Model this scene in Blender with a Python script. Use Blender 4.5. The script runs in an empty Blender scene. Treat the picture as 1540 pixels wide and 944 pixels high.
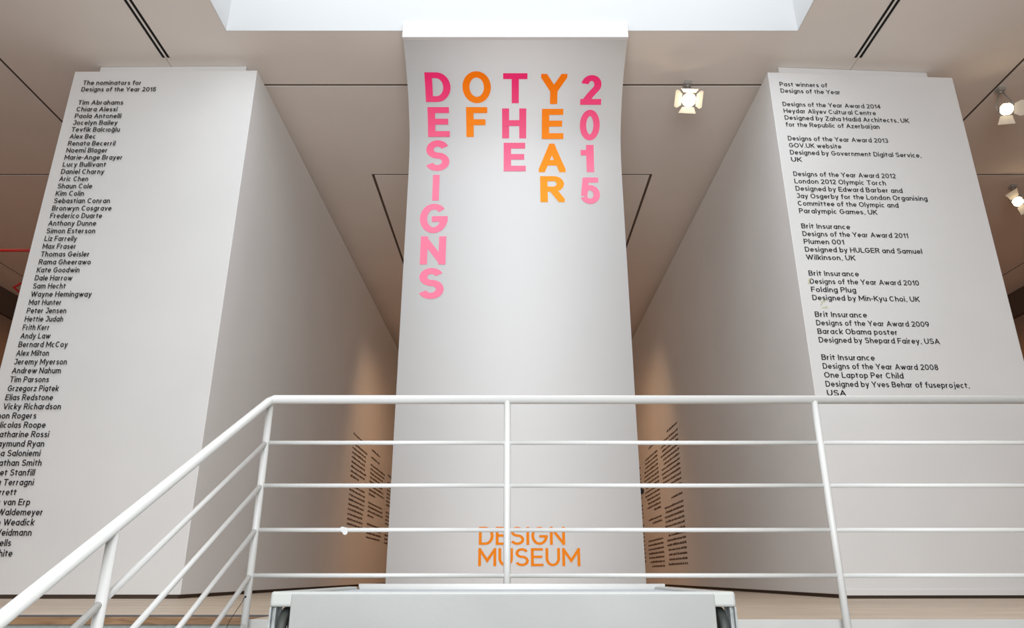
import bpy, bmesh, math, random
from mathutils import Vector, Matrix
random.seed(4)
PI = math.pi
C = bpy.context.scene.collection

# ------------------------------------------------------------------ camera
PITCH = math.radians(20.0)
CAM_Z = 0.2
cd = bpy.data.cameras.new('camera')
cd.sensor_width = 36.0
cd.lens = 1080.0 / 1540.0 * 36.0
cd.clip_end = 200
cam = bpy.data.objects.new('camera', cd)
cam.location = (0, 0, CAM_Z)
cam.rotation_euler = (PI / 2 + PITCH, 0, 0)
C.objects.link(cam)
bpy.context.scene.camera = cam

# ------------------------------------------------------------------ world, daylight, exposure
w = bpy.data.worlds.new('sky')
bpy.context.scene.world = w
w.use_nodes = True
w.node_tree.nodes['Background'].inputs[0].default_value = (0.85, 0.92, 1.0, 1)
w.node_tree.nodes['Background'].inputs[1].default_value = 0.6
vs = bpy.context.scene.view_settings
vs.view_transform = 'Standard'
vs.look = 'None'
vs.gamma = 1
vs.exposure = -0.1
bpy.context.scene.cycles.max_bounces = 10
bpy.context.scene.cycles.diffuse_bounces = 8

def area(name, loc, size, power, col, rot):
    l = bpy.data.lights.new(name, 'AREA')
    l.shape = 'RECTANGLE'
    l.size, l.size_y = size
    l.energy = power
    l.color = col
    o = bpy.data.objects.new(name, l)
    o.location = loc
    o.rotation_euler = rot
    C.objects.link(o)
    return o

def spot(name, loc, target, power, col, angle=70, blend=0.8, radius=0.05):
    l = bpy.data.lights.new(name, 'SPOT')
    l.energy = power
    l.color = col
    l.spot_size = math.radians(angle)
    l.spot_blend = blend
    l.shadow_soft_size = radius
    o = bpy.data.objects.new(name, l)
    o.location = loc
    d = Vector(target) - Vector(loc)
    o.rotation_euler = d.to_track_quat('-Z', 'Y').to_euler()
    C.objects.link(o)
    return o

# daylight falling through the roof light over the stair hall
area('skylight_daylight', (0, 3.0, 7.4), (6.3, 7.0), 292, (0.93, 0.97, 1.0), (0, 0, 0))
# fill light added behind the viewer to brighten the hall; no glazing there
area('viewer_side_fill', (0, -2.6, 2.4), (4.0, 5.0), 610, (0.92, 0.965, 1.0), (PI / 2 + .22, 0, 0))
# warm gallery lighting of the two side galleries and of the passage behind the banner
WARM = (1.0, 0.52, 0.25)
for s in (-1, 1):
    area('side_gallery_lamps', (s * 8.6, 13.0, 5.3), (2.4, 8.0), 70, WARM, (0, 0, 0))
    spot('wall_text_lamp', (s * 0.9, 13.2, 5.7), (s * 3.05, 15.6, 1.8), 90, (1.0, 0.66, 0.4), 75, 1.0)
    spot('passage_lamp', (s * 0.6, 14.0, 5.8), (s * 0.6, 17.0, 0), 190, WARM, 130, 1.0)

# ------------------------------------------------------------------ materials
def mat(name, col, rough=0.6, noise=None, bump=0.0, bscale=60.0, metal=0.0, spec=0.4, emit=None):
    m = bpy.data.materials.new(name)
    m.use_nodes = True
    nt = m.node_tree
    b = nt.nodes['Principled BSDF']
    b.inputs['Base Color'].default_value = (*col, 1)
    b.inputs['Roughness'].default_value = rough
    b.inputs['Metallic'].default_value = metal
    b.inputs['Specular IOR Level'].default_value = spec
    if noise:
        sc, amt = noise
        tc = nt.nodes.new('ShaderNodeTexCoord')
        n = nt.nodes.new('ShaderNodeTexNoise')
        n.inputs['Scale'].default_value = sc
        n.inputs['Detail'].default_value = 5
        r = nt.nodes.new('ShaderNodeValToRGB')
        r.color_ramp.elements[0].position = 0.35
        r.color_ramp.elements[1].position = 0.65
        r.color_ramp.elements[0].color = (*[c * (1 - amt) for c in col], 1)
        r.color_ramp.elements[1].color = (*[min(1, c * (1 + amt * .3)) for c in col], 1)
        nt.links.new(tc.outputs['Object'], n.inputs['Vector'])
        nt.links.new(n.outputs['Fac'], r.inputs['Fac'])
        nt.links.new(r.outputs['Color'], b.inputs['Base Color'])
    if bump:
        tc = nt.nodes.new('ShaderNodeTexCoord')
        n = nt.nodes.new('ShaderNodeTexNoise')
        n.inputs['Scale'].default_value = bscale
        n.inputs['Detail'].default_value = 4
        bp = nt.nodes.new('ShaderNodeBump')
        bp.inputs['Strength'].default_value = bump
        bp.inputs['Distance'].default_value = 0.004
        nt.links.new(tc.outputs['Object'], n.inputs['Vector'])
        nt.links.new(n.outputs['Fac'], bp.inputs['Height'])
        nt.links.new(bp.outputs['Normal'], b.inputs['Normal'])
    if emit:
        b.inputs['Emission Color'].default_value = (*emit[0], 1)
        b.inputs['Emission Strength'].default_value = emit[1]
    return m

def wood(name, c0, c1, scale=(0.6, 7, 7), plank=True):
    m = bpy.data.materials.new(name)
    m.use_nodes = True
    nt = m.node_tree
    b = nt.nodes['Principled BSDF']
    b.inputs['Roughness'].default_value = 0.45
    tc = nt.nodes.new('ShaderNodeTexCoord')
    mp = nt.nodes.new('ShaderNodeMapping')
    mp.inputs['Scale'].default_value = scale
    n = nt.nodes.new('ShaderNodeTexNoise')
    n.inputs['Scale'].default_value = 4
    n.inputs['Detail'].default_value = 8
    n.inputs['Distortion'].default_value = 1.5
    r = nt.nodes.new('ShaderNodeValToRGB')
    r.color_ramp.elements[0].position = 0.3
    r.color_ramp.elements[1].position = 0.7
    r.color_ramp.elements[0].color = (*c0, 1)
    r.color_ramp.elements[1].color = (*c1, 1)
    nt.links.new(tc.outputs['Object'], mp.inputs['Vector'])
    nt.links.new(mp.outputs[0], n.inputs['Vector'])
    nt.links.new(n.outputs['Fac'], r.inputs['Fac'])
    out = r.outputs['Color']
    if plank:
        bt = nt.nodes.new('ShaderNodeTexBrick')
        bt.inputs['Color1'].default_value = (1, 1, 1, 1)
        bt.inputs['Color2'].default_value = (0.86, 0.84, 0.82, 1)
        bt.inputs['Mortar'].default_value = (0.35, 0.28, 0.22, 1)
        bt.inputs['Scale'].default_value = 1
        bt.inputs['Mortar Size'].default_value = 0.0015
        bt.inputs['Brick Width'].default_value = 1.9
        bt.inputs['Row Height'].default_value = 0.14
        nt.links.new(tc.outputs['Object'], bt.inputs['Vector'])
        mx = nt.nodes.new('ShaderNodeMix')
        mx.data_type = 'RGBA'
        mx.blend_type = 'MULTIPLY'
        mx.inputs[0].default_value = 1
        nt.links.new(out, mx.inputs[6])
        nt.links.new(bt.outputs['Color'], mx.inputs[7])
        out = mx.outputs[2]
    nt.links.new(out, b.inputs['Base Color'])
    return m

M = dict(
    wall=mat('white_wall_paint', (0.80, 0.80, 0.795), 0.75, (1.1, 0.03), 0.15, 35, spec=0.2),
    mono=mat('white_board_paint', (0.80, 0.80, 0.795), 0.7, (0.9, 0.03), 0.12, 30, spec=0.25),
    ceil=mat('ceiling_paint', (0.84, 0.775, 0.72), 0.85, (0.8, 0.03), 0.1, 20, spec=0.15),
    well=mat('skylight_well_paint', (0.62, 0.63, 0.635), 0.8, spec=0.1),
    banner=mat('banner_paint', (0.755, 0.757, 0.76), 0.6, (0.7, 0.015), 0.05, 25, spec=0.25),
    dark=mat('dark_gap', (0.02, 0.016, 0.014), 0.9),
    groove=mat('ceiling_void', (0.12, 0.085, 0.065), 0.9),
    black=mat('black_slot', (0.006, 0.006, 0.006), 0.9),
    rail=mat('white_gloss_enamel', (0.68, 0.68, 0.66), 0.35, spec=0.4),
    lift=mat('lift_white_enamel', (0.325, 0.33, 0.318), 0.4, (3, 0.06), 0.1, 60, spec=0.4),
    deck=mat('lift_deck_blue_grey', (0.5, 0.54, 0.6), 0.5, (8, 0.08)),
    galv=mat('galvanised_steel', (0.36, 0.38, 0.375), 0.45, (25, 0.25), 0.2, 80, metal=0.0, spec=.3),
    rubber=mat('dark_rubber', (0.05, 0.055, 0.05), 0.55, (12, 0.3)),
    plinth=mat('brown_shadow_gap', (0.085, 0.06, 0.045), 0.8),
    frame=mat('lift_frame_highlight_enamel', (0.44, 0.45, 0.43), 0.4, spec=.4),  # paler than the panel: highlight along the top rim put into the colour
    ink=mat('black_vinyl', (0.012, 0.012, 0.013), 0.45),
    inkb=mat('dark_brown_print', (0.13, 0.085, 0.06), 0.6),
    orange=mat('orange_vinyl', (0.93, 0.26, 0.010), 0.6, spec=.1),
    red=mat('red_enamel', (0.5, 0.015, 0.02), 0.4),
    floor=wood('pale_oak_floor', (0.48, 0.375, 0.27), (0.70, 0.575, 0.45)),
    nose=wood('brown_oak_nosing', (0.18, 0.095, 0.045), (0.36, 0.22, 0.12), (0.9, 6, 6), False),
    stair=mat('grey_green_stair_covering', (0.36, 0.39, 0.37), 0.7, (30, 0.15), 0.3, 120),
    low=mat('grey_hall_floor', (0.5, 0.49, 0.47), 0.5, (3, 0.08)),
    edge=mat('white_edge_trim', (0.55, 0.545, 0.525), 0.5, (5, 0.05)),
    stripm=mat('dark_grey_metal_strip', (0.10, 0.10, 0.11), 0.5),
    lampb=mat('pale_grey_lamp_housing', (0.42, 0.41, 0.38), 0.4, metal=0.3),
    barn=mat('cream_barn_door_metal', (0.75, 0.68, 0.58), 0.5),
    bulb=mat('lit_halogen_bulb', (1, 1, 1), 0.5, emit=((1.0, 0.80, 0.52), 45)),
    smear=mat('yellow_adhesive_residue', (0.62, 0.60, 0.36), 0.6),
    side=mat('brown_gallery_wall', (0.36, 0.25, 0.18), 0.8, (1, 0.05)),
)

# ------------------------------------------------------------------ mesh helpers
def bx(bm, x0, x1, y0, y1, z0, z1):
    v = [bm.verts.new((x, y, z)) for x in (x0, x1) for y in (y0, y1) for z in (z0, z1)]
    for f in ((0, 1, 3, 2), (4, 6, 7, 5), (0, 4, 5, 1), (2, 3, 7, 6), (0, 2, 6, 4), (1, 5, 7, 3)):
        bm.faces.new([v[i] for i in f])
    return v

def tube(bm, pts, r, seg=16, cap=True):
    pts = [Vector(p) for p in pts]
    rings = []
    for i, p in enumerate(pts):
        d0 = (p - pts[i - 1]).normalized() if i else None
        d1 = (pts[i + 1] - p).normalized() if i < len(pts) - 1 else None
        t = (d0 + d1).normalized() if d0 is not None and d1 is not None else (d0 if d1 is None else d1)
        k = 1.0
        if d0 is not None and d1 is not None:
            k = 1 / max(0.5, t.dot(d1))
        up = Vector((0, 0, 1)) if abs(t.z) < 0.95 else Vector((0, 1, 0))
        a = t.cross(up).normalized()
        b = a.cross(t).normalized()
        if i and rings:
            pass
        rings.append([bm.verts.new(p + (a * math.cos(q) + b * math.sin(q) * (k if abs(t.z) < .95 else 1)) * r)
                      for q in [2 * PI * j / seg for j in range(seg)]])
    for A, B in zip(rings, rings[1:]):
        for j in range(seg):
            bm.faces.new((A[j], A[(j + 1) % seg], B[(j + 1) % seg], B[j]))
    if cap:
        bm.faces.new(rings[0][::-1])
        bm.faces.new(rings[-1])

def finish(name, bm, material, parent=None, smooth=False, bevel=0.0, norm=True):
    if norm:
        bmesh.ops.recalc_face_normals(bm, faces=bm.faces)
    me = bpy.data.meshes.new(name)
    bm.to_mesh(me)
    bm.free()
    me.materials.append(material)
    if smooth:
        for p in me.polygons:
            p.use_smooth = len(p.vertices) == 4
    o = bpy.data.objects.new(name, me)
    C.objects.link(o)
    if parent is not None:
        o.parent = parent
        o.matrix_parent_inverse = Matrix.Translation(parent.location).inverted() if not parent.parent else \
            Matrix.Translation(parent.parent.location).inverted()
    if bevel:
        md = o.modifiers.new('bevel', 'BEVEL')
        md.width = bevel
        md.segments = 3
        md.limit_method = 'ANGLE'
    return o

def box(name, x0, x1, y0, y1, z0, z1, material, parent=None, bevel=0.0):
    bm = bmesh.new()
    bx(bm, x0, x1, y0, y1, z0, z1)
    return finish(name, bm, material, parent, bevel=bevel)

def empty(name, loc, label, cat, group=None):
    o = bpy.data.objects.new(name, None)
    o.location = loc
    o.empty_display_size = 0.1
    C.objects.link(o)
    return tag(o, label, cat, group)

def tag(o, label, cat, group=None):
    o['label'] = label
    o['category'] = cat
    if group:
        o['group'] = group
    return o

def struct(o):
    o['kind'] = 'structure'
    return o

def ray(px, py):
    """direction through a pixel of the photograph, scaled to unit depth"""
    xc, yc, f = px - 770.0, 472.0 - py, 1080.0
    y = f * math.cos(PITCH) - yc * math.sin(PITCH)
    z = f * math.sin(PITCH) + yc * math.cos(PITCH)
    return xc / y, z / y

# ------------------------------------------------------------------ stroke lettering
def arc(cx, cy, rx, ry, a0, a1):
    return ('a', cx, cy, rx, ry, a0, a1)

O_ = [arc(.5, .5, .5, .5, 0, 360)]
G = {}
# capitals: width, strokes (x, y in 0..1)
G['A'] = (.74, [[(0, 0), (.5, 1), (1, 0)], [(.2, .3), (.8, .3)]])
G['B'] = (.62, [[(0, 0), (0, 1)], [(0, 1), (.55, 1), arc(.55, .77, .38, .23, 90, -90), (0, .54)], [(.5, .54), arc(.55, .27, .45, .27, 90, -90), (0, 0)]])
G['C'] = (.72, [[arc(.5, .5, .5, .5, 42, 318)]])
G['D'] = (.68, [[(0, 0), (0, 1)], [(0, 1), (.42, 1), arc(.42, .5, .58, .5, 90, -90), (0, 0)]])
G['E'] = (.58, [[(0, 0), (0, 1)], [(0, 1), (.97, 1)], [(0, .52), (.9, .52)], [(0, 0), (1, 0)]])
G['F'] = (.56, [[(0, 0), (0, 1)], [(0, 1), (1, 1)], [(0, .5), (.86, .5)]])
G['G'] = (.76, [[arc(.5, .5, .5, .5, 42, 355)], [(1, .47), (.58, .47)]])
G['H'] = (.68, [[(0, 0), (0, 1)], [(1, 0), (1, 1)], [(0, .52), (1, .52)]])
G['I'] = (0, [[(0, 0), (0, 1)]])
G['J'] = (.50, [[(.2, 1), (1, 1)], [(1, 1), (1, .28), arc(.5, .28, .5, .28, 0, -170)]])
G['K'] = (.64, [[(0, 0), (0, 1)], [(1, 1), (0, .38)], [(.3, .56), (1, 0)]])
G['L'] = (.54, [[(0, 1), (0, 0)], [(0, 0), (1, 0)]])
G['M'] = (.84, [[(0, 0), (0, 1)], [(1, 0), (1, 1)], [(0, 1), (.5, .28), (1, 1)]])
G['N'] = (.70, [[(0, 0), (0, 1)], [(1, 0), (1, 1)], [(0, 1), (1, 0)]])
G['O'] = (.80, [O_])
G['P'] = (.62, [[(0, 0), (0, 1)], [(0, 1), (.55, 1), arc(.55, .73, .45, .27, 90, -90), (0, .46)]])
G['Q'] = (.80, [O_, [(.6, .3), (1, 0)]])
G['R'] = (.64, [[(0, 0), (0, 1)], [(0, 1), (.58, 1), arc(.58, .75, .40, .25, 90, -90), (0, .5)], [(.5, .5), (1, 0)]])
G['S'] = (.64, [[arc(.5, .76, .46, .24, 22, 262), (.56, .51), arc(.5, .26, .5, .26, 78, -158)]])
G['T'] = (.66, [[(0, 1), (1, 1)], [(.5, 1), (.5, 0)]])
G['U'] = (.68, [[(0, 1), (0, .42), arc(.5, .42, .5, .42, 180, 360), (1, 1)]])
G['V'] = (.72, [[(0, 1), (.5, 0), (1, 1)]])
G['W'] = (1.04, [[(0, 1), (.26, 0), (.5, 1), (.74, 0), (1, 1)]])
G['X'] = (.68, [[(0, 1), (1, 0)], [(0, 0), (1, 1)]])
G['Y'] = (.70, [[(0, 1), (.5, .42), (1, 1)], [(.5, .5), (.5, 0)]])
G['Z'] = (.62, [[(0, 1), (1, 1), (0, 0), (1, 0)]])
G['0'] = (.62, [O_])
G['1'] = (.34, [[(1, 0), (1, 1)], [(0, .78), (1, .78)]])
G['2'] = (.58, [[arc(.5, .72, .46, .28, 172, -32), (.5, .32), (.08, .0)], [(.0, 0), (1, 0)]])
G['3'] = (.58, [[arc(.48, .76, .42, .24, 160, -90)], [arc(.5, .26, .5, .26, 90, -160)]])
G['4'] = (.62, [[(.75, 0), (.75, 1), (0, .28), (1, .28)]])
G['5'] = (.60, [[(.92, 1), (.2, 1), (.1, .50)], [arc(.5, .32, .5, .32, 128, -160)]])
G['6'] = (.60, [[arc(.5, .32, .5, .32, 0, 360)], [arc(.62, .32, .62, .68, 90, 180)]])
G['7'] = (.56, [[(0, 1), (1, 1), (.3, 0)]])
G['8'] = (.58, [[arc(.5, .76, .42, .24, 0, 360)], [arc(.5, .26, .5, .26, 0, 360)]])
G['9'] = (.60, [[arc(.5, .68, .5, .32, 0, 360)], [arc(.38, .68, .62, .68, 0, -90)]])
# lower case: y 0..1 is the x-height, 1..2 up to the ascender, -1..0 descender
G['a'] = (.56, [O_, [(1, 1), (1, 0)]])
G['b'] = (.56, [O_, [(0, 2), (0, 0)]])
G['c'] = (.52, [[arc(.5, .5, .5, .5, 45, 315)]])
G['d'] = (.56, [O_, [(1, 2), (1, 0)]])
G['e'] = (.56, [[(0, .48), (1, .48), arc(.5, .5, .5, .5, 0, 318)]])
G['f'] = (.40, [[(1, 2), (.8, 2), arc(.8, 1.6, .42, .4, 90, 180), (.38, 0)], [(0, 1), (1, 1)]])
G['g'] = (.56, [O_, [(1, 1), (1, -.5), arc(.5, -.5, .5, .5, 0, -155)]])
G['h'] = (.52, [[(0, 2), (0, 0)], [(0, .5), arc(.5, .5, .5, .5, 180, 0), (1, 0)]])
G['ı'] = (0, [[(0, 1), (0, 0)]])
G['i'] = (0, [[(0, 1), (0, 0)], [(0, 1.9), (0, 2)]])
G['í'] = (0.0, [[(0, 1), (0, 0)], [(0, 1.8), (0, 2.2)]])
G['j'] = (.12, [[(1, 1), (1, -.6), arc(-.2, -.6, 1.2, .4, 0, -80)], [(1, 1.9), (1, 2)]])
G['k'] = (.50, [[(0, 2), (0, 0)], [(1, 1), (0, .34)], [(.3, .54), (1, 0)]])
G['l'] = (0, [[(0, 2), (0, 0)]])
G['m'] = (.84, [[(0, 1), (0, 0)], [(0, .55), arc(.25, .55, .25, .45, 180, 0), (.5, 0)], [(.5, .55), arc(.75, .55, .25, .45, 180, 0), (1, 0)]])
G['n'] = (.52, [[(0, 1), (0, 0)], [(0, .5), arc(.5, .5, .5, .5, 180, 0), (1, 0)]])
G['o'] = (.58, [O_])
G['p'] = (.56, [O_, [(0, 1), (0, -1)]])
G['q'] = (.56, [O_, [(1, 1), (1, -1)]])
G['r'] = (.37, [[(0, 1), (0, 0)], [(0, .4), arc(.9, .4, .9, .6, 180, 92)]])
G['s'] = (.46, [[arc(.5, .76, .44, .24, 22, 262), (.56, .51), arc(.5, .26, .5, .26, 78, -158)]])
G['t'] = (.40, [[(.38, 1.75), (.38, .3), arc(.9, .3, .52, .3, 180, 262)], [(0, 1), (1, 1)]])
G['u'] = (.52, [[(0, 1), (0, .5), arc(.5, .5, .5, .5, 180, 360), (1, 1)], [(1, 1), (1, 0)]])
G['v'] = (.52, [[(0, 1), (.5, 0), (1, 1)]])
G['w'] = (.80, [[(0, 1), (.27, 0), (.5, 1), (.73, 0), (1, 1)]])
G['x'] = (.50, [[(0, 1), (1, 0)], [(0, 0), (1, 1)]])
G['y'] = (.52, [[(0, 1), (.5, 0)], [(1, 1), (.25, -1)]])
G['z'] = (.48, [[(0, 1), (1, 1), (0, 0), (1, 0)]])
G['ą'] = (.56, [O_, [(1, 1), (1, 0)], [(.95, 0), (.8, -.5), (1.0, -.6)]])
G['ğ'] = (.56, G['g'][1] + [[arc(.5, 1.9, .3, .35, 190, 350)]])
G['é'] = (.56, G['e'][1] + [[(.4, 1.6), (.7, 2)]])
G['.'] = (0, [[(0, 0), (0, .02)]])
G[','] = (.06, [[(1, .05), (.6, -.5)]])
G['-'] = (.28, [[(0, .62), (1, .62)]])
XH = .72

def clip(poly, axis, lim, keep_greater):
    out = []
    n = len(poly)
    for i in range(n):
        a, b = poly[i], poly[(i + 1) % n]
        ia = (a[axis] >= lim - 1e-9) if keep_greater else (a[axis] <= lim + 1e-9)
        ib = (b[axis] >= lim - 1e-9) if keep_greater else (b[axis] <= lim + 1e-9)
        if ia:
            out.append(a)
        if ia != ib:
            t = (lim - a[axis]) / (b[axis] - a[axis])
            out.append((a[0] + t * (b[0] - a[0]), a[1] + t * (b[1] - a[1])))
    return out

_cache = {}
def glyph(ch, h, step):
    key = (ch, h, step)
    if key in _cache:
        return _cache[key]
    wd, strokes = G[ch]
    W = max(wd, 0) + 2 * h if wd < .15 else wd
    low = not (ch.isupper() or ch.isdigit())
    top = XH if low and ch not in ',.-' else 1.0
    if ch in ',.-':
        top = .72
    asc, desc = 1.03, .27
    def my(v):
        if low and v > 1:
            return top - h + (v - 1) * (asc - top)
        if v < 0:
            return h + v * desc
        return h + v * (top - 2 * h)
    def mx(v):
        return h + v * (W - 2 * h)
    polys = []
    for li, st in enumerate(strokes):
        pts = []
        for e in st:
            if e[0] == 'a':
                _, cx, cy, rx, ry, a0, a1 = e
                n = max(4, int(abs(a1 - a0) / step))
                for k in range(n + 1):
                    a = math.radians(a0 + (a1 - a0) * k / n)
                    pts.append((mx(cx + rx * math.cos(a)), my(cy + ry * math.sin(a))))
            else:
                pts.append((mx(e[0]), my(e[1])))
        q = [pts[0]]
        for p in pts[1:]:
            if math.dist(p, q[-1]) > 1e-4:
                q.append(p)
        closed = math.dist(q[0], q[-1]) < 1e-3 and len(q) > 3
        if closed:
            q = q[:-1]
        else:
            for end in (0, -1):
                nx = 1 if end == 0 else -2
                if st[0 if end == 0 else -1][0] == 'a':
                    continue
                dx, dy = q[end][0] - q[nx][0], q[end][1] - q[nx][1]
                L = math.hypot(dx, dy)
                ex = h if min(abs(dx), abs(dy)) < 1e-4 else 2 * h
                if ch in 'RKk' and end == 0 and li == len(strokes) - 1:
                    ex = 0
                if ch in 'i.í':
                    ex = h
                if ch in 't' and abs(dx) < 1e-4 and end == 0:
                    ex = 0
                if ch in ',ąé' or (ch in '12' and min(abs(dx), abs(dy)) > 1e-4):
                    ex = h * .3
                q[end] = (q[end][0] + dx / L * ex, q[end][1] + dy / L * ex)
        # subdivide
        r = []
        m = len(q)
        sub = .13 if step < 12 else 9
        for i in range(m if closed else m - 1):
            a, b = q[i], q[(i + 1) % m]
            n = max(1, math.ceil(math.dist(a, b) / sub))
            for k in range(n):
                r.append((a[0] + (b[0] - a[0]) * k / n, a[1] + (b[1] - a[1]) * k / n))
        if not closed:
            r.append(q[-1])
        q = r
        m = len(q)
        Ls, Rs = [], []
        for i in range(m):
            p = q[i]
            pr = q[i - 1] if (closed or i) else None
            nx = q[(i + 1) % m] if (closed or i < m - 1) else None
            def nrm(a, b):
                d = math.dist(a, b)
                return (-(b[1] - a[1]) / d, (b[0] - a[0]) / d)
            n0 = nrm(pr, p) if pr else None
            n1 = nrm(p, nx) if nx else None
            if n0 and n1:
                sx, sy = n0[0] + n1[0], n0[1] + n1[1]
                L = math.hypot(sx, sy) or 1
                sx, sy = sx / L, sy / L
                k = 1 / max(.22, sx * n1[0] + sy * n1[1])
                n_ = (sx * k, sy * k)
            else:
                n_ = n0 or n1
            Ls.append((p[0] + n_[0] * h, p[1] + n_[1] * h))
            Rs.append((p[0] - n_[0] * h, p[1] - n_[1] * h))
        for i in range(m if closed else m - 1):
            j = (i + 1) % m
            poly = [Ls[i], Rs[i], Rs[j], Ls[j]]
            lo = 0 if (ch.isupper() or ch.isdigit() or ch in 'abcdefhiklmnorstuvwxzıíé') else -.30
            hi = 1.0 if not low else (XH if ch in 'aceımnopqrsuvwxz' else 1.2)
            if ch in 'gy':
                hi = XH
            poly = clip(poly, 1, lo, True)
            if poly: poly = clip(poly, 1, hi, False)
            if poly and wd >= .3: poly = clip(poly, 0, -.0001, True)
            if poly and wd >= .3: poly = clip(poly, 0, W + .0001, False)
            if len(poly) >= 3:
                ar = sum(p[0] * q2[1] - q2[0] * p[1] for p, q2 in zip(poly, poly[1:] + poly[:1]))
                if abs(ar) > 1e-7:
                    polys.append((poly if ar > 0 else poly[::-1], li))
    _cache[key] = (W, polys)
    return _cache[key]

def text_polys(txt, h=.073, track=.105, step=24, space=.30):
    x, out = 0, []
    for ch in txt:
        if ch == ' ':
            x += space
            continue
        W, ps = glyph(ch, h, step)
        out += [([(p[0] + x, p[1]) for p in poly], li) for poly, li in ps]
        x += W + track
    return x - track, out

def text_obj(name, polys, fn, material, parent):
    bm = bmesh.new()
    for poly, li in polys:
        vs_ = [bm.verts.new(fn(p[0], p[1], li)) for p in poly]
        try:
            bm.faces.new(vs_)
        except ValueError:
            pass
    o = finish(name, bm, material, parent, norm=False)
    if name == 'text_line':
        o['kind'] = 'stuff'      # letters too small to pick apart
    return o

# ================================================================== THE SHELL
CZ = 6.05           # ceiling height
FE = 3.72           # edge of the upper floor
SX = 1.27           # the stair flight lies left of this
# upper floor: right of the stair up to the edge, left only behind the flight
bm = bmesh.new()
bx(bm, -SX, 11.1, FE, 26, -.35, 0)
bx(bm, -11.1, -SX, 4.11, 26, -.35, 0)
floor = struct(finish('floor', bm, M['floor']))
struct(box('floor_lower_hall', -11.1, 11.1, -4, 4.4, -1.6, -1.485, M['low']))
# white fascia of the slab edge
struct(box('trim_1', -SX + .005, 11.1, FE - .012, FE, -.36, .004, M['edge'], bevel=.002))
struct(box('wall_below_floor', -SX, 11.1, FE + .02, FE + .15, -1.485, -.35, M['wall']))
for s, n in ((-1, 'left'), (1, 'right')):
    wl = struct(box('wall_' + n, s * 11.1, s * 11.25, -4, 26, -1.5, 5.52, M['side']))
    beam = struct(box('trim_beam_' + n, s * 11.0 if s > 0 else -11.25, s * 11.25 if s > 0 else -11.0, -4, 26, 5.52, CZ, M['groove']))
struct(box('wall_back', -11.25, 11.25, 26, 26.15, -.3, CZ, M['wall']))
struct(box('wall_entrance', -11.25, 11.25, -4.15, -4, -1.6, CZ, M['side']))

# ceiling: a dark void above, plasterboard panels below it with open joints
SKX, SKY0, SKY1 = 3.27, -2.0, 6.61
bm = bmesh.new()
for x0, x1, y0, y1 in ((-11.25, -SKX - .01, -4.1, 26.1), (SKX + .01, 11.25, -4.1, 26.1), (-SKX - .01, SKX + .01, SKY1 + .01, 26.1), (-SKX - .01, SKX + .01, -4.1, SKY0 - .01)):
    bx(bm, x0, x1, y0, y1, CZ + .011, CZ + .08)
ceiling = struct(finish('ceiling', bm, M['groove']))
g = .021
VX0, VX1 = 4.10, 4.22
rects = []
rects.append((-VX0, VX0, -4, SKY0))
for s in (-1, 1):
    rects.append((s * SKX, s * VX0, SKY0, SKY1))
    rects.append((s * VX1, s * (6.18 - g), -4, 7.08))
    rects.append((s * (4.17 + .004), s * (6.18 - g), 7.08, 26))
    rects.append((s * (6.18 + g), s * (10.2 - g), -4, 9.75 - g))
    rects.append((s * (6.18 + g), s * (10.2 - g), 9.75 + g, 26))
    rects.append((s * (10.2 + g), s * 11.0, -4, 26))
    rects.append((s * (2.16 + g), s * 4.166, 9.75 - g, 26))
rects.append((-VX0, VX0, SKY1, 7.08))
rects.append((-4.166, 4.166, 7.08, 7.58 - g))
rects.append((-4.166, 4.166, 7.58 + g, 9.75 - g))
rects.append((-2.16 + g, 2.16 - g, 9.75 + g, 26))
for x0, x1, y0, y1 in rects:
    x0, x1 = min(x0, x1), max(x0, x1)
    box('ceiling_panel', x0, x1, y0, y1, CZ, CZ + .0108, M['ceil'], ceiling)

# skylight well with its kerb, sides and glazing bars above
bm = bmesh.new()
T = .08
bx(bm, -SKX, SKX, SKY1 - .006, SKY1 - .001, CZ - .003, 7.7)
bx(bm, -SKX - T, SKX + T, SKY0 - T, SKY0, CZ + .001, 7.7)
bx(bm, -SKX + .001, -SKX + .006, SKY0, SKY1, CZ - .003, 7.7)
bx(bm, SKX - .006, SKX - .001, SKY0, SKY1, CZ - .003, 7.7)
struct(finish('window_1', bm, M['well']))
bm = bmesh.new()
for i in range(5):
    y = SKY0 + (SKY1 - SKY0) * (i + .5) / 5
    bx(bm, -SKX, SKX, y - .03, y + .03, 7.62, 7.69)
struct(finish('window_frame_1', bm, M['well']))

# linear slot diffusers
for s, lb in ((-1, 'long black double slot air vent in the ceiling over the list of nominators'),
              (1, 'long black double slot air vent in the ceiling over the past winners block')):
    y0, y1 = -3.9, 7.075
    e = empty('slot_vent', (s * 4.16, y1, CZ), lb, 'air vent', 'slot vents in the ceiling')
    box('slot_interior', s * 4.16 - .058, s * 4.16 + .058, y0, y1, CZ + .0065, CZ + .0105, M['black'], e)
    for c, wd in ((-.053, .011), (0, .020), (.053, .011)):
        box('vent_bar', s * 4.16 + c - wd / 2, s * 4.16 + c + wd / 2, y0, y1, CZ - .002, CZ + .006, M['ceil'], e)
    box('end_cap', s * 4.16 - .058, s * 4.16 + .058, y1 - .004, y1 + .004, CZ - .002, CZ + .006, M['ceil'], e)

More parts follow.
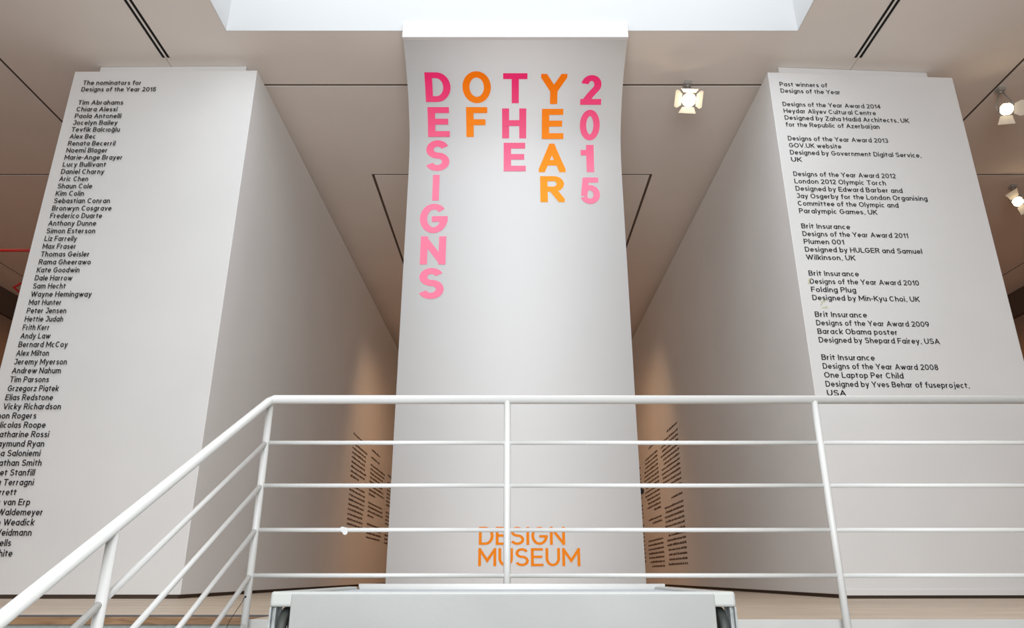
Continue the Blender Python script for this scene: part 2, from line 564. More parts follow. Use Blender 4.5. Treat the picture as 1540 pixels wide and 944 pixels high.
# ================================================================== DISPLAY BLOCKS
def block(name, label, s, xi, xo, yi, yo, ztop, depth_end):
    """long white display block: front face from (xi,yi) to (xo,yo), running back to depth_end"""
    e = empty(name, ((xi + xo) / 2, yi, 0), label, 'display wall', 'display blocks flanking the banner')
    def prism(nm, pts, z0, z1, m, bev=0):
        bm = bmesh.new()
        lo = [bm.verts.new((x, y, z0)) for x, y in pts]
        hi = [bm.verts.new((x, y, z1)) for x, y in pts]
        n = len(pts)
        for i in range(n):
            bm.faces.new((lo[i], lo[(i + 1) % n], hi[(i + 1) % n], hi[i]))
        bm.faces.new(lo)
        bm.faces.new(hi)
        return finish(nm, bm, m, e, bevel=bev)
    prism('body', [(xi, yi), (xo, yo), (xo, depth_end), (xi, depth_end)], .034, ztop, M['mono'], .006)
    d = .03
    prism('recessed_plinth', [(xi + s * d, yi + d), (xo - s * d, yo + d), (xo - s * d, depth_end - d), (xi + s * d, depth_end - d)], 0, .034, M['plinth'])
    cap = prism('top_cap', [(xi + s * .2, yi + .14), (xo - s * .2, yo + .14), (xo - s * .2, depth_end - .2), (xi + s * .2, depth_end - .2)], ztop, CZ - .004, M['mono'], .003)
    return e

YF = 7.07
LX0, LX1 = -3.045, -5.235
left = block('display_block', 'tall white display block lettered with the black list of nominators', -1, LX0, LX1, YF, YF + .02, 5.87, 25.9)
RX0, RX1 = 3.06, 5.33
YR0, YR1 = 7.09, 7.19
right = block('display_block', 'tall white display block lettered with past winners in black', 1, RX0, RX1, YR0, YR1, 5.86, 25.9)

# skirting board along the foot of the right block
bm = bmesh.new()
for a, b in (((RX0 - .006, YR0 - .012), (RX1, YR1 - .012)),):
    v = []
    for (x, y) in (a, b, (b[0], b[1] + .011), (a[0], a[1] + .011)):
        v.append((x, y))
    lo = [bm.verts.new((x, y, .028)) for x, y in v]
    hi = [bm.verts.new((x, y, .075)) for x, y in v]
    for i in range(4):
        bm.faces.new((lo[i], lo[(i + 1) % 4], hi[(i + 1) % 4], hi[i]))
    bm.faces.new(lo); bm.faces.new(hi)
finish('skirting_board', bm, M['mono'], right)

# --- list of nominators (None = blank). Second value: right end in the photograph
names = [("The nominators for", 213), ("Designs of the Year 2015", 234.7), None,
 ("Tim Abrahams", 185.6), ("Chiara Alessi", 176.7), ("Paola Antonelli", 182.6), ("Jocelyn Bailey", 177), ("Tevfik Balcıoğlu", 180.5),
 ("Alex Bec", 144.5), ("Renata Becerril", 173.7), ("Noemí Blager", 162), ("Marie-Ange Brayer", 184.7), ("Lucy Bullivant", 159.7),
 ("Daniel Charny", 157), ("Aric Chen", 133), ("Shaun Cole", 139), ("Kim Colin", 126.7), ("Sebastian Conran", 165.7),
 ("Bronwyn Cosgrave", 168), ("Frederico Duarte", 153.8), ("Anthony Dunne", 145), ("Simon Esterson", 143.6), ("Liz Farrelly", 116),
 ("Max Fraser", 114.8), ("Thomas Geisler", 135), ("Rama Gheerawo", 136.9), ("Kate Goodwin", 120), ("Dale Harrow", 109),
 ("Sam Hecht", 99), ("Wayne Hemingway", 138), ("Mat Hunter", 92.8), ("Peter Jensen", 100), ("Hettie Judah", 95.3),
 ("Frith Kerr", 74.7), ("Andy Law", 76), ("Bernard McCoy", 102), ("Alex Milton", 74), ("Jeremy Myerson", 101), ("Andrew Nahum", 92),
 ("Tim Parsons", 74), ("Grzegorz Piątek", 88.5), ("Elias Redstone", 80), ("Vicky Richardson", 92), ("Simon Rogers", 55),
 ("Nicolas Roope", 69), ("Catharine Rossi", 74), ("Raymund Ryan", 67), ("Anniina Saloniemi", 61), ("Jonathan Smith", 63),
 ("Janet Stanfill", 52.6), ("Elisa Terragni", 51), ("Ian Verrett", 25), ("Marc van Erp", 45.7), ("Lia Waldemeyer", 65),
 ("Rob Weadick", 52), ("Anna Weidmann", 48), ("John Wells", 17), ("Dan White", 19)]
ry0 = ray(125, 124.7)[1]
n_lines = len(names) - 1
z_first = CAM_Z + YF * ray(125, 124.7)[1]
z_last = CAM_Z + YF * ray(20, 832)[1]
dz = (z_first - z_last) / n_lines
cap = dz * .66
xl = ray(125, 124.7)[0] * YF            # common left margin
for i, it in enumerate(names):
    if not it:
        continue
    txt, pr = it
    zc = z_first - dz * i
    # pixel row of this line, to turn the measured right end into metres
    wd, polys = text_polys(txt)
    py = 124.7
    lo_, hi_ = 0.0, 944.0
    for _ in range(40):
        mid = (lo_ + hi_) / 2
        if CAM_Z + YF * ray(0, mid)[1] > zc: lo_ = mid
        else: hi_ = mid
    xr = ray(pr, (lo_ + hi_) / 2)[0] * YF
    k = cap
    kx = (xr - xl) / wd
    if i > 42 or kx < cap * .8 or kx > cap * 1.3:
        kx = cap * 1.06
    x_start = xr - kx * wd if i > 42 else xl
    text_obj('text_line', polys, lambda u, v, l: (x_start + u * kx, YF - .003 - .0006 * l, zc - cap * .45 + v * k), M['ink'], left)

# --- past winners
R6 = lambda x, y: (1140 + x / 2.42, 90 + y / 2.42)
wl = []
for t, y, a, b in (("Past winners of", 89, 78, 251), ("Designs of the Year", 113, 82, 298),
    ("Designs of the Year Award 2014", 160, 90, 443), ("Heydar Aliyev Cultural Centre", 184, 94, 426),
    ("Designed by Zaha Hadid Architects, UK", 209, 98, 546), ("for the Republic of Azerbaijan", 233, 102, 439),
    ("Designs of the Year Award 2013", 282, 110, 470), ("GOV.UK website", 308, 115, 301),
    ("Designed by Government Digital Service,", 333, 119, 590), ("UK", 358, 123, 158),
    ("Designs of the Year Award 2012", 411, 132, 498), ("London 2012 Olympic Torch", 437, 137, 462),
    ("Designed by Edward Barber and", 463, 141, 522), ("Jay Osgerby for the London Organising", 490, 147, 612),
    ("Committee of the Olympic and", 518, 150, 508), ("Paralympic Games, UK", 545, 155, 431),
    ("Brit Insurance", 600, 163, 333), ("Designs of the Year Award 2011", 628, 168, 543), ("Plumen 001", 656, 172, 311),
    ("Designed by HULGER and Samuel", 686, 177, 594), ("Wilkinson, UK", 714, 182, 352),
    ("Brit Insurance", 772, 191, 365), ("Designs of the Year Award 2010", 802, 196, 583), ("Folding Plug", 832, 202, 355),
    ("Designed by Min-Kyu Choi, UK", 862, 206, 585)):
    x0, yy = R6(a, y)
    wl.append((t, yy, x0, R6(b, 0)[0]))
wl += [("Brit Insurance", 471, 1228, 1303), ("Designs of the Year Award 2009", 484, 1230, 1396), ("Barack Obama poster", 497, 1232, 1349),
       ("Designed by Shepard Fairey, USA", 510, 1234, 1412), ("Brit Insurance", 536.5, 1238, 1315), ("Designs of the Year Award 2008", 549.5, 1241, 1410),
       ("One Laptop Per Child", 563.3, 1243, 1358), ("Designed by Yves Behar of fuseproject,", 577, 1245, 1457), ("USA", 591, 1247, 1272)]
SL = (YR1 - YR0) / (RX1 - RX0)
def hit_right(px, py):
    rx, rz = ray(px, py)
    # Y = YR0 + SL*(X-RX0), X = rx*Y
    Y = (YR0 - SL * RX0) / (1 - SL * rx)
    return rx * Y, Y, CAM_Z + rz * Y
X0, _, zt = hit_right(wl[0][2], wl[0][1])
zb = hit_right(wl[-1][2], wl[-1][1])[2]
# line numbers with the blanks counted
num, k = [], 0
for i, it in enumerate(wl):
    if i in (2, 6, 10, 16, 21, 25, 29):
        k += 1
    num.append(k)
    k += 1
dzr = (zt - zb) / num[-1]
capr = dzr * .64
for i, (t, yy, a, b) in enumerate(wl):
    zc = zt - dzr * num[i]
    xr = hit_right(b, yy)[0]
    wd, polys = text_polys(t)
    kx = (xr - X0) / wd
    text_obj('text_line', polys, lambda u, v, l: (X0 + u * kx, YR0 + SL * (X0 + u * kx - RX0) - .003 - .0006 * l, zc - capr * .45 + v * capr), M['ink'], right)

# smears of yellow adhesive beside the lettering
for px, py, ln, ang in ((1216, 424, .05, 70), (1217, 420, .03, 40), (1238, 453, .05, 15), (1240, 462, .06, 10), (1235, 457, .03, 60)):
    x, y, z = hit_right(px, py)
    bm = bmesh.new()
    ca, sa = math.cos(math.radians(ang)), math.sin(math.radians(ang))
    P = [(-ln / 2, -.006), (ln / 2, -.009), (ln / 2, .007), (0, .003), (-ln / 2, .006)]
    bm.faces.new([bm.verts.new((x + u * ca - v * sa, y - .0035, z + u * sa + v * ca)) for u, v in P])
    finish('adhesive_residue', bm, M['smear'], right, norm=False)

# columns of small wall text deep in the passage (too small to read: rows of word-sized marks)
def text_column(parent, s, y_near, y_far, z_top, z_bot, paras, X, name='wall_text'):
    bm = bmesh.new()
    pitch = .088
    z = z_top
    for n_rows, gap in paras:
        for r in range(n_rows):
            if z < z_bot:
                break
            a = y_near
            full = y_far - y_near
            end = y_near + full * (random.uniform(.82, 1) if r < n_rows - 1 else random.uniform(.35, .6))
            if n_rows == 1:
                end = y_near + full * .55
            while a < end - .05:
                wl_ = random.uniform(.09, .34)
                b = min(a + wl_, end)
                # words as little letters
                q = a
                while q < b - .01:
                    hh = random.choice((.03, .03, .03, .043))
                    x = X - s * .004
                    bm.faces.new([bm.verts.new(p) for p in ((x, q, z), (x, q + .028, z), (x, q + .028, z + hh), (x, q, z + hh))])
                    q += .036
                a = b + .035
            z -= pitch
        z -= pitch * gap
    o = finish(name, bm, M['inkb'], parent, norm=False)
    o['kind'] = 'stuff'
    return o
for (a, b, zt_, zb_, paras) in ((13.75, 15.3, 2.75, 1.0, [(1, 1), (8, .9), (10, 0)]), (15.65, 17.5, 2.75, .9, [(1, .8), (1, .8), (8, 1), (4, 1), (5, .3), (3, 0)]),
                                (17.9, 19.6, 2.5, .9, [(1, 1), (7, 1), (4, 1), (5, 0)])):
    text_column(left, -1, a, b, zt_, zb_, paras, LX0)
for (a, b, zt_, zb_, paras) in ((13.2, 14.9, 2.85, .35, [(1, .4), (12, 1), (1, .6), (15, 0)]), (15.2, 16.9, 2.85, .35, [(1, 1.2), (14, 1), (2, 1), (1, 1), (9, 0)]),
                                (17.3, 19.0, 2.6, .4, [(1, 1), (7, 1), (4, 1), (12, 0)])):
    text_column(right, 1, a, b, zt_, zb_, paras, RX0)

# ================================================================== CURVED BANNER
BW = 2.55
prof = [(7.50, .02), (7.50, 1.0), (7.50, 2.0), (7.50, 3.0), (7.50, 4.0), (7.50, 4.60), (7.496, 4.80), (7.485, 4.95), (7.46, 5.089), (7.415, 5.215), (7.34, 5.350), (7.26, 5.46), (7.18, 5.555),
        (7.05, 5.675), (6.89, 5.785), (6.74, 5.865), (6.585, 5.925)]
# smooth it
def catmull(P, n=6):
    out = []
    for i in range(len(P) - 1):
        p0, p1, p2, p3 = P[max(0, i - 1)], P[i], P[i + 1], P[min(len(P) - 1, i + 2)]
        for k in range(n):
            t = k / n
            out.append(tuple(.5 * ((2 * p1[j]) + (-p0[j] + p2[j]) * t + (2 * p0[j] - 5 * p1[j] + 4 * p2[j] - p3[j]) * t * t
                                   + (-p0[j] + 3 * p1[j] - 3 * p2[j] + p3[j]) * t ** 3) for j in (0, 1)))
    return out + [P[-1]]
PR = catmull(prof)
S_ = [0]
for a, b in zip(PR, PR[1:]):
    S_.append(S_[-1] + math.dist(a, b))
def at_s(s, off=0.0):
    s = max(0, min(S_[-1] - 1e-6, s))
    lo, hi = 0, len(S_) - 1
    while hi - lo > 1:
        m = (lo + hi) // 2
        if S_[m] <= s: lo = m
        else: hi = m
    t = (s - S_[lo]) / (S_[hi] - S_[lo])
    a, b = PR[lo], PR[hi]
    y, z = a[0] + (b[0] - a[0]) * t, a[1] + (b[1] - a[1]) * t
    dy, dz_ = b[0] - a[0], b[1] - a[1]
    L = math.hypot(dy, dz_)
    return y - dz_ / L * off, z + dy / L * off
def hit_banner(px, py):
    best = None
    for k in range(len(S_) - 1):
        for t in (0, .25, .5, .75):
            s = S_[k] + (S_[k + 1] - S_[k]) * t
            y, z = at_s(s)
            e = abs((z - CAM_Z) / y - ray(px, py)[1])
            if best is None or e < best[0]:
                best = (e, s, y)
    # refine
    s = best[1]
    stp = .05
    while stp > 1e-4:
        for c in (s - stp, s + stp):
            y, z = at_s(c)
            e = abs((z - CAM_Z) / y - ray(px, py)[1])
            if e < best[0]:
                best = (e, c, y); s = c
                break
        else:
            stp /= 2
    return ray(px, py)[0] * best[2], best[1]
BX = (775 - 770) / 1000 * 7.5 + .0      # the banner hangs a touch right of the view axis
banner = empty('hanging_banner', (BX, 7.5, 0), 'tall white banner curving forward at its top, with pink and orange letters', 'banner')
bm = bmesh.new()
th = .018
front, back = [], []
for k, s in enumerate(S_):
    y, z = at_s(s); yb, zb_ = at_s(s, -th)
    front.append([bm.verts.new((BX + sx * BW / 2, y, z)) for sx in (-1, 1)])
    back.append([bm.verts.new((BX + sx * BW / 2, yb, zb_)) for sx in (-1, 1)])
for i in range(len(S_) - 1):
    bm.faces.new((front[i][0], front[i][1], front[i + 1][1], front[i + 1][0]))
    bm.faces.new((back[i][1], back[i][0], back[i + 1][0], back[i + 1][1]))
    for q in (0, 1):
        bm.faces.new((front[i][q], front[i + 1][q], back[i + 1][q], back[i][q]))
bm.faces.new((front[0][0], back[0][0], back[0][1], front[0][1]))
bm.faces.new((front[-1][0], front[-1][1], back[-1][1], back[-1][0]))
sh = finish('sheet', bm, M['banner'], banner)
for p in sh.data.polygons:
    p.use_smooth = abs(p.normal.x) < .5
box('header_board', BX - BW / 2 - .003, BX + BW / 2 + .003, 6.555, 6.605, 5.915, 6.14, M['banner'], banner, bevel=.003)

def pinkm(t):
    c0, c1 = (0.92, 0.03, 0.17), (0.96, 0.235, 0.37)
    return tuple(a + (b - a) * t for a, b in zip(c0, c1))
def orangem(t):
    c0, c1 = (1.0, 0.20, 0.002), (1.0, 0.36, 0.03)
    return tuple(a + (b - a) * t for a, b in zip(c0, c1))
def grad_mat(name, top, bot, z0, z1):
    """printed gradient: the inks fade down the column"""
    m = mat(name, top, .6, spec=.1)
    nt = m.node_tree
    tc = nt.nodes.new('ShaderNodeTexCoord')
    sp = nt.nodes.new('ShaderNodeSeparateXYZ')
    mr = nt.nodes.new('ShaderNodeMapRange')
    mr.inputs[1].default_value, mr.inputs[2].default_value = z0, z1
    r = nt.nodes.new('ShaderNodeValToRGB')
    r.color_ramp.elements[0].color = (*bot, 1)
    r.color_ramp.elements[1].color = (*top, 1)
    nt.links.new(tc.outputs['Object'], sp.inputs[0])
    nt.links.new(sp.outputs[2], mr.inputs[0])
    nt.links.new(mr.outputs[0], r.inputs['Fac'])
    nt.links.new(r.outputs['Color'], nt.nodes['Principled BSDF'].inputs['Base Color'])
    return m
PINK = grad_mat('pink_print', pinkm(0), pinkm(1), 4.7, 5.72)
ORNG = grad_mat('orange_print', orangem(0), orangem(1), 4.6, 5.72)
letters = [('D', 639, 678, 108.6, 153.3, 0), ('E', 643, 676.7, 161, 205.8, 0), ('S', 639.4, 676.6, 211, 257, 0), ('I', 650, 661, 263, 301.6, 0),
           ('G', 631, 673.8, 306.5, 350.5, 0), ('N', 631.6, 671, 355.5, 397.6, 0), ('S', 628.7, 668, 403, 449.5, 0),
           ('O', 695, 738.7, 107, 155, 1), ('F', 700.7, 733.4, 161, 206, 1),
           ('T', 756.3, 793.5, 110, 155, 0), ('H', 754.7, 791.9, 163, 208, 0), ('E', 757, 791, 214.7, 257.6, 0),
           ('Y', 813, 853, 111, 156.3, 1), ('E', 814.4, 848, 163.6, 209, 1), ('A', 809.4, 850.7, 216, 259, 1), ('R', 812, 849.4, 265, 304, 1),
           ('2', 872.8, 905.4, 112.8, 157.5, 0), ('0', 871.6, 902.4, 165, 211, 0), ('1', 873, 893.6, 218, 259, 0), ('5', 872, 902.5, 267, 306.7, 0)]
for ch, a, b, t, d, org in letters:
    xm, sm = hit_banner((a + b) / 2, (t + d) / 2)
    s1 = hit_banner((a + b) / 2, t)[1]
    s0 = hit_banner((a + b) / 2, d)[1]
    y, z = at_s(sm)
    wd = (b - a - 1.0) * y / (1080 * math.cos(PITCH) - (472 - (t + d) / 2) * math.sin(PITCH))
    hgt = s1 - s0
    W, polys = glyph(ch, .098, 9)
    def fn(u, v, l):
        yy, zz = at_s(s0 + v * hgt, .003 + .0008 * l)
        return (xm - wd / 2 + u / W * wd, yy, zz)
    text_obj('letter', polys, fn, ORNG if org else PINK, banner)

for t, a, b, top, bot in (("DESIGN", 720, 850, 792, 819), ("MUSEUM", 719, 873, 824, 851)):
    x0, s0 = hit_banner(a, bot)
    x1, s1 = hit_banner(b, top)
    x1 = hit_banner(b, bot)[0]
    z0, z1 = at_s(s0)[1], at_s(s1)[1]
    hw = .066
    tot = sum(glyph(c, hw, 9)[0] + .10 for c in t) - .10
    ux = 0
    for c in t:
        Wc, polys = glyph(c, hw, 9)
        text_obj('logo_letter', polys, lambda u, v, l: (x0 + (u + ux) / tot * (x1 - x0), 7.497 - .0008 * l, z0 + v * (z1 - z0)), M['orange'], banner)
        ux += Wc + .10

# black clip gripping the right edge of the banner
xk, zk = BX + BW / 2, CAM_Z + 7.5 * ray(963, 737)[1]
bm = bmesh.new()
bx(bm, xk - .03, xk + .022, 7.525, 7.60, zk - .03, zk + .03)
bx(bm, xk - .01, xk + .045, 7.56, 7.66, zk - .02, zk + .02)
finish('edge_clip', bm, M['black'], banner, bevel=.004)

# ================================================================== RAILING
RY = 3.66
PX = [-1.254, -.024, 1.57, 3.15, 4.73]
ZR = [CAM_Z + RY * ray(404, y)[1] for y in (601.2, 665.6, 730, 796.8, 865.2)]
XE = 6.3
slope = .548
railing = empty('railing', (0, RY, 0), 'white tubular railing along the upper floor edge and down the stair', 'railing')
Y_END = 1.0
def stair_pt(z, y):
    return (PX[0], y, z - slope * (RY - y))
bm = bmesh.new()
tube(bm, [stair_pt(ZR[0], Y_END), stair_pt(ZR[0], RY - .03), (PX[0] + .02, RY, ZR[0] + .002), (XE, RY, ZR[0])], .0205, 20)
finish('handrail', bm, M['rail'], railing, smooth=True)
# posts
def post(x, y, z0, z1, r=.0175):
    bm = bmesh.new()
    tube(bm, [(x, y, z0), (x, y, z1)], r, 18)
    return finish('post', bm, M['rail'], railing, smooth=True)
for x in PX:
    post(x, RY, -.30, ZR[0] - .004)
YP2 = 2.36
for y in (YP2, YP2 - 1.28):
    z = ZR[0] - slope * (RY - y)
    post(PX[0], y, -1.32 if y > 1.6 else -1.485, z - .004)
# level mid rails, one between each pair of posts
for z in ZR[1:]:
    for a, b in zip(PX, PX[1:] + [XE]):
        bm = bmesh.new()
        tube(bm, [(a + .012, RY, z), (b - .012, RY, z)], .0105, 14)
        finish('rail_bar', bm, M['rail'], railing, smooth=True)
for z in ZR[1:] + [ZR[-1] - .215]:
    for a, b in ((RY, YP2), (YP2, YP2 - 1.28)):
        bm = bmesh.new()
        tube(bm, [stair_pt(z, a - .012), stair_pt(z, b + .012)], .0115, 14)
        finish('stair_rail_bar', bm, M['rail'], railing, smooth=True)
for x in PX:
    box('fixing_plate', x - .03, x + .03, RY + .012, FE - .012, -.28, -.17, M['rail'], railing, bevel=.002)
# screw hole in the corner post, wire hanging from it
zz = CAM_Z + RY * ray(380, 897)[1]
bm = bmesh.new()
tube(bm, [(PX[0] - .004, RY - .0195, zz), (PX[0] - .004, RY - .015, zz)], .0045, 10)
finish('screw_hole', bm, M['black'], railing)
bm = bmesh.new()
tube(bm, [(PX[0] - .006, RY - .0225, zz), (PX[0] - .02, RY - .012, zz - .025), (PX[0] - .045, RY, zz - .06), (PX[0] - .075, RY + .01, zz - .105), (PX[0] - .09, RY + .01, zz - .15)], .0013, 6)
tag(finish('wire', bm, M['black']), 'thin black wire dangling from the corner post of the railing', 'wire')
# torn white tape hanging from the third bar
xt, zt3 = ray(519, 800)[0] * RY, ZR[3]
bm = bmesh.new()
pts = [(-.022, .012), (-.012, .016), (.0, .012), (.014, .010), (.017, -.004), (.014, -.018), (.004, -.024), (-.006, -.020), (-.012, -.010), (-.020, -.004)]
f0 = [bm.verts.new((xt + u, RY - .0135 - .002 * math.sin(u * 80), zt3 + v)) for u, v in pts]
f1 = [bm.verts.new((xt + u, RY - .011, zt3 + v)) for u, v in pts]
bm.faces.new(f0); bm.faces.new(f1[::-1])
for i in range(len(pts)):
    bm.faces.new((f0[i], f0[(i + 1) % len(pts)], f1[(i + 1) % len(pts)], f1[i]))
tag(finish('tape_scrap', bm, M['rail']), 'torn scrap of white tape stuck on a rail bar left of the banner', 'tape')

# ================================================================== STAIR on the left
stair = struct(bpy.data.objects.new('stair', None))
stair.location = (-3, 4.11, 0)
C.objects.link(stair)
rise, going = .165, .30
for i in range(9):
    z1 = -rise * (i + 1)
    y1 = 4.11 - going * i
    if i < 8:
        box('step', -5.4, -SX - .0, y1 - going, y1, -1.485, z1, M['stair'], stair)
box('riser', -5.4, -SX, 4.095, 4.109, -rise, -.042, M['stair'], stair)
box('stair_nosing', -11, -SX + .002, 4.075, 4.109, -.042, -.004, M['nose'], stair, bevel=.004)
box('metal_strip', -11, -SX + .002, 4.092, 4.125, -.004, .004, M['stripm'], stair)
struct(box('wall_stair_side', -11.1, -5.4, 4.0, 4.1, -1.485, -.05, M['wall']))
box('stringer', -SX - .002, -SX + .03, 1.7, 3.70, -1.485, -1.2, M['edge'], stair)

# ================================================================== PLATFORM LIFT
LY0, LY1 = 2.40, 3.50
LXa, LXb = -.752, .696
LT = CAM_Z + LY0 * ray(770, 889)[1]
lift = empty('platform_lift', ((LXa + LXb) / 2, (LY0 + LY1) / 2, -1.485), 'white enamelled platform lift in front of the railing and banner', 'lift')
cw = .066
def rim():
    bm = bmesh.new()
    # top frame: front beam, side beams
    bx(bm, LXa, LXb, LY0, LY0 + .02, LT - .045, LT)
    bx(bm, LXa, LXa + .05, LY0 + .02, LY1, LT - .045, LT - .0005)
    bx(bm, LXb - .05, LXb, LY0 + .02, LY1, LT - .045, LT - .0005)
    return bm
finish('top_frame', rim(), M['frame'], lift, bevel=.009)
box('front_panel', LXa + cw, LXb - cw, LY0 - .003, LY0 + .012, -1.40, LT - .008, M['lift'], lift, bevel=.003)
box('deck', LXa + .05, LXb - .05, LY0 + .02, LY1 - .03, LT - .03, LT - .012, M['deck'], lift)
# rear ramp lip with rounded ends
bm = bmesh.new()
tube(bm, [(LXa + .055, LY1, LT + .002), (LXb, LY1, LT + .002)], .010, 14)
bx(bm, LXa + .06, LXb - .003, LY1 - .012, LY1 + .006, LT - .045, LT + .002)
finish('rear_lip', bm, M['rail'], lift, smooth=True)
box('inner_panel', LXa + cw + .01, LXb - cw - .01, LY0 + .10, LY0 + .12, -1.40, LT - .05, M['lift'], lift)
for s, x0 in ((-1, LXa), (1, LXb)):
    a, b = (x0 + .004, x0 + .019) if s < 0 else (x0 - .019, x0 - .004)
    bm = bmesh.new()
    # channel-section guide column: web and two flanges
    bx(bm, min(x0, x0 - s * .006), max(x0, x0 - s * .006), LY0 + .004, LY0 + .075, -1.485, LT - .045)
    bx(bm, a, b, LY0 + .022, LY0 + .028, -1.485, LT - .046)
    bx(bm, a, b, LY0 + .069, LY0 + .075, -1.485, LT - .046)
    bx(bm, a + (.011 if s < 0 else 0), a + (.015 if s < 0 else .004), LY0 + .01, LY0 + .022, -1.485, LT - .046)
    finish('guide_column', bm, M['galv'], lift, bevel=.001)
    # rubber guide wheel, axis across
    cx = x0 - s * .037
    cy, cz, R = LY0 + .082, LT - .125, .078
    bm = bmesh.new()
    n = 40
    pr = [(-.012, R - .030), (-.014, R - .008), (-.010, R - .001), (0, R), (.010, R - .001), (.014, R - .008), (.012, R - .030)]
    rings = [[bm.verts.new((cx + u, cy + r * math.cos(2 * PI * k / n), cz + r * math.sin(2 * PI * k / n))) for k in range(n)] for u, r in pr]
    for A, B in zip(rings, rings[1:]):
        for k in range(n):
            bm.faces.new((A[k], A[(k + 1) % n], B[(k + 1) % n], B[k]))
    for k in range(n):
        bm.faces.new((rings[-1][k], rings[-1][(k + 1) % n], rings[0][(k + 1) % n], rings[0][k]))
    wh = finish('guide_wheel', bm, M['rubber'], lift, smooth=True)
    bm = bmesh.new()
    tube(bm, [(cx - .008, cy, cz), (cx + .008, cy, cz)], R - .030, 28)
    tube(bm, [(cx - .016, cy, cz), (cx + .016, cy, cz)], .014, 16)
    finish('wheel_hub', bm, M['galv'], wh)
    bm = bmesh.new()
    tube(bm, [(cx - .026, cy, cz), (cx + .026, cy, cz)], .006, 10)
    finish('axle', bm, M['galv'], wh)
box('base', LXa, LXb, LY0, LY1, -1.485, -1.40, M['galv'], lift)

# ================================================================== SPOTLIGHTS
def halfcyl(bm, p, d, r0, r1, L, seg=24):
    d = d.normalized()
    a = d.orthogonal().normalized()
    b = d.cross(a)
    A = [bm.verts.new(p + (a * math.cos(q) + b * math.sin(q)) * r0) for q in [2 * PI * j / seg for j in range(seg)]]
    B = [bm.verts.new(p + d * L + (a * math.cos(q) + b * math.sin(q)) * r1) for q in [2 * PI * j / seg for j in range(seg)]]
    for j in range(seg):
        bm.faces.new((A[j], A[(j + 1) % seg], B[(j + 1) % seg], B[j]))
    bm.faces.new(A[::-1])

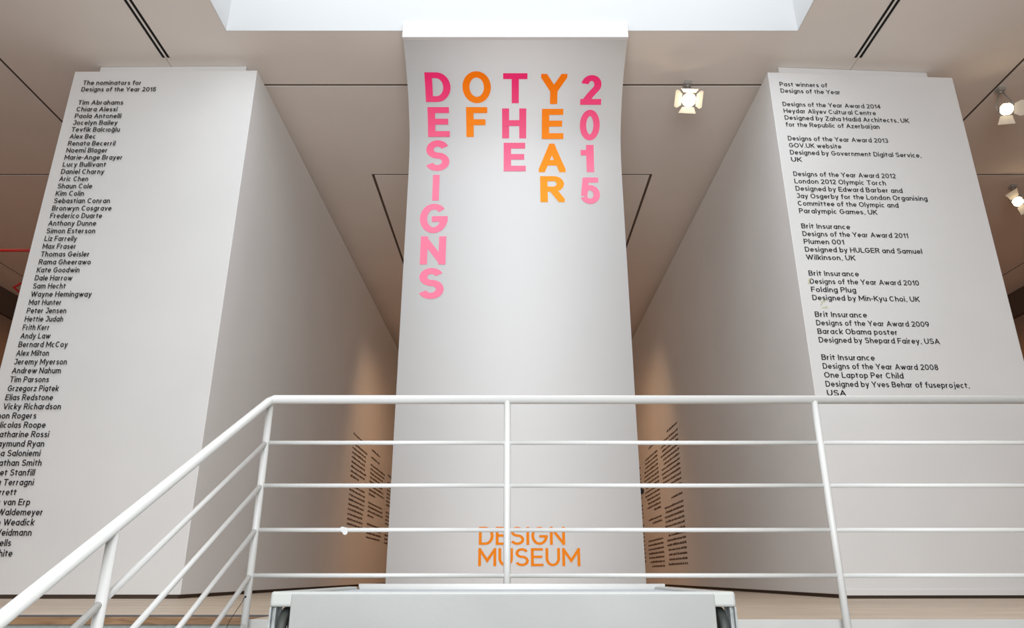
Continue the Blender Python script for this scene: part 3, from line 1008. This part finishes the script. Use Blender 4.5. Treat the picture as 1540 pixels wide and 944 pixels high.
def spotlight(label, px, py, drop, aim, doors, roll=0.0, scale=1.0, power=60):
    rx, rz = ray(px, py)
    z = CZ - drop
    Y = (z - CAM_Z) / rz
    face = Vector((rx * Y, Y, z))           # centre of the lit front
    d = Vector(aim).normalized()
    e = empty('track_spotlight', (face.x, face.y, CZ), label, 'spotlight', 'lit track spotlights on the ceiling')
    k = scale
    body0 = face - d * .17 * k
    bm = bmesh.new()
    halfcyl(bm, body0, d, .045 * k, .078 * k, .10 * k)
    halfcyl(bm, body0 + d * .10 * k, d, .078 * k, .080 * k, .06 * k)
    housing = finish('housing', bm, M['lampb'], e, smooth=True)
    # lens disc, glowing
    bm = bmesh.new()
    a = d.orthogonal().normalized(); b = d.cross(a)
    c0 = face - d * .02
    ring = [bm.verts.new(c0 + (a * math.cos(2 * PI * j / 28) + b * math.sin(2 * PI * j / 28)) * .070 * k) for j in range(28)]
    ctr = bm.verts.new(c0 + d * .012)
    for j in range(28):
        bm.faces.new((ring[j], ring[(j + 1) % 28], ctr))
    finish('lit_lens', bm, M['bulb'], e)
    # yoke and track adapter
    side = d.cross(Vector((0, 0, 1))).normalized()
    mid = face - d * .10 * k
    top = Vector((mid.x, mid.y, CZ - .07))
    bm = bmesh.new()
    for s in (-1, 1):
        tube(bm, [mid + side * s * .085 * k, mid + side * s * .092 * k + Vector((0, 0, .09 * k)), top + side * s * .02], .009, 10)
    tube(bm, [top, top + Vector((0, 0, .03))], .02, 12)
    finish('yoke', bm, M['lampb'], e, smooth=True)
    box('track_adapter', top.x - .045, top.x + .045, top.y - .045, top.y + .045, CZ - .045, CZ - .002, M['lampb'], e, bevel=.005)
    # barn doors: hinged on a square frame
    up = side.cross(d).normalized()
    cr, sr = math.cos(roll), math.sin(roll)
    u = side * cr + up * sr
    v = up * cr - side * sr
    r = .082 * k
    bm = bmesh.new()
    for q in range(4):
        A, B = [(u, v), (v, -u), (-u, -v), (-v, u)][q]
        o0 = face + A * r
        q0 = [o0 + B * r * 1.0 - d * .004, o0 - B * r * 1.0 - d * .004, o0 - A * .008 - B * r + d * 0, o0 - A * .008 + B * r + d * 0]
        bm.faces.new([bm.verts.new(p) for p in q0])
    finish('door_frame', bm, M['lampb'], e)
    for q, (name, fl, ang) in enumerate(doors):
        A, B = {'right': (u, v), 'left': (-u, v), 'top': (v, u), 'bottom': (-v, u)}[name]
        o0 = face + A * r
        # flared trapezium leaning outwards by ang
        dirn = (A * math.sin(ang) + d * math.cos(ang)).normalized()
        nrm = B.cross(dirn).normalized() * .0015
        bm = bmesh.new()
        P = [o0 - B * r * .78, o0 + B * r * .78, o0 + B * r * 1.25 + dirn * fl * .6, o0 + B * r * 1.1 + dirn * fl, o0 - B * r * 1.1 + dirn * fl, o0 - B * r * 1.25 + dirn * fl * .6]
        if name in ('top', 'bottom'):
            P = [o0 - B * r * .8, o0 + B * r * .8, o0 + B * r * 1.2 + dirn * fl, o0 - B * r * 1.2 + dirn * fl]
        f0 = [bm.verts.new(p + nrm) for p in P]
        f1 = [bm.verts.new(p - nrm) for p in P]
        bm.faces.new(f0); bm.faces.new(f1[::-1])
        for j in range(len(P)):
            bm.faces.new((f0[j], f0[(j + 1) % len(P)], f1[(j + 1) % len(P)], f1[j]))
        finish('barn_door', bm, M['barn'], e)
    spot('spotlight_beam', tuple(face + d * .02), tuple(face + d * 3), power, (1.0, .78, .52), 75, .7, .05)
    return e
ALL = (('right', .10, .9), ('left', .10, .9), ('top', .10, .25), ('bottom', .10, 1.0))
spotlight('lit spotlight with four barn doors on the ceiling joint right of the banner', 1036, 150, .33, (-.26, -.86, -.42), ALL, .22, 1.08, 60)
spotlight('lit spotlight on the diagonal track, upper one beyond the past winners block', 1514, 164, .36, (-.45, -.75, -.5), (('left', .12, 1.2), ('bottom', .12, 1.1)), .2, .95, 45)
spotlight('lit spotlight at the right frame edge, lower one beyond the past winners block', 1531, 303, .33, (-.4, -.8, -.45), (('top', .14, 1.0), ('bottom', .14, 1.0)), -.45, .95, 45)

# ================================================================== RED FRAME in the left gallery
red = empty('red_frame', (-7.0, 10.0, 0), 'red metal frame just visible left of the nominators block', 'frame')
zr = CAM_Z + 10 * ray(10, 377)[1]
bm = bmesh.new()
tube(bm, [(-9.6, 10, zr - .005), (-6.9, 10, zr + .01)], .021, 12)
finish('top_bar', bm, M['red'], red, smooth=True)
for x in (-9.6, -6.9):
    bm = bmesh.new()
    tube(bm, [(x, 10, 0), (x, 10, zr)], .021, 12)
    finish('post', bm, M['red'], red, smooth=True)
xk, zk = ray(21, 432)[0] * 10, CAM_Z + 10 * ray(21, 432)[1]
bm = bmesh.new()
tube(bm, [(-6.9, 10, zk + .45), (xk, 10, zk), (-6.9, 10, zk - .45)], .021, 12)
finish('brace', bm, M['red'], red, smooth=True)
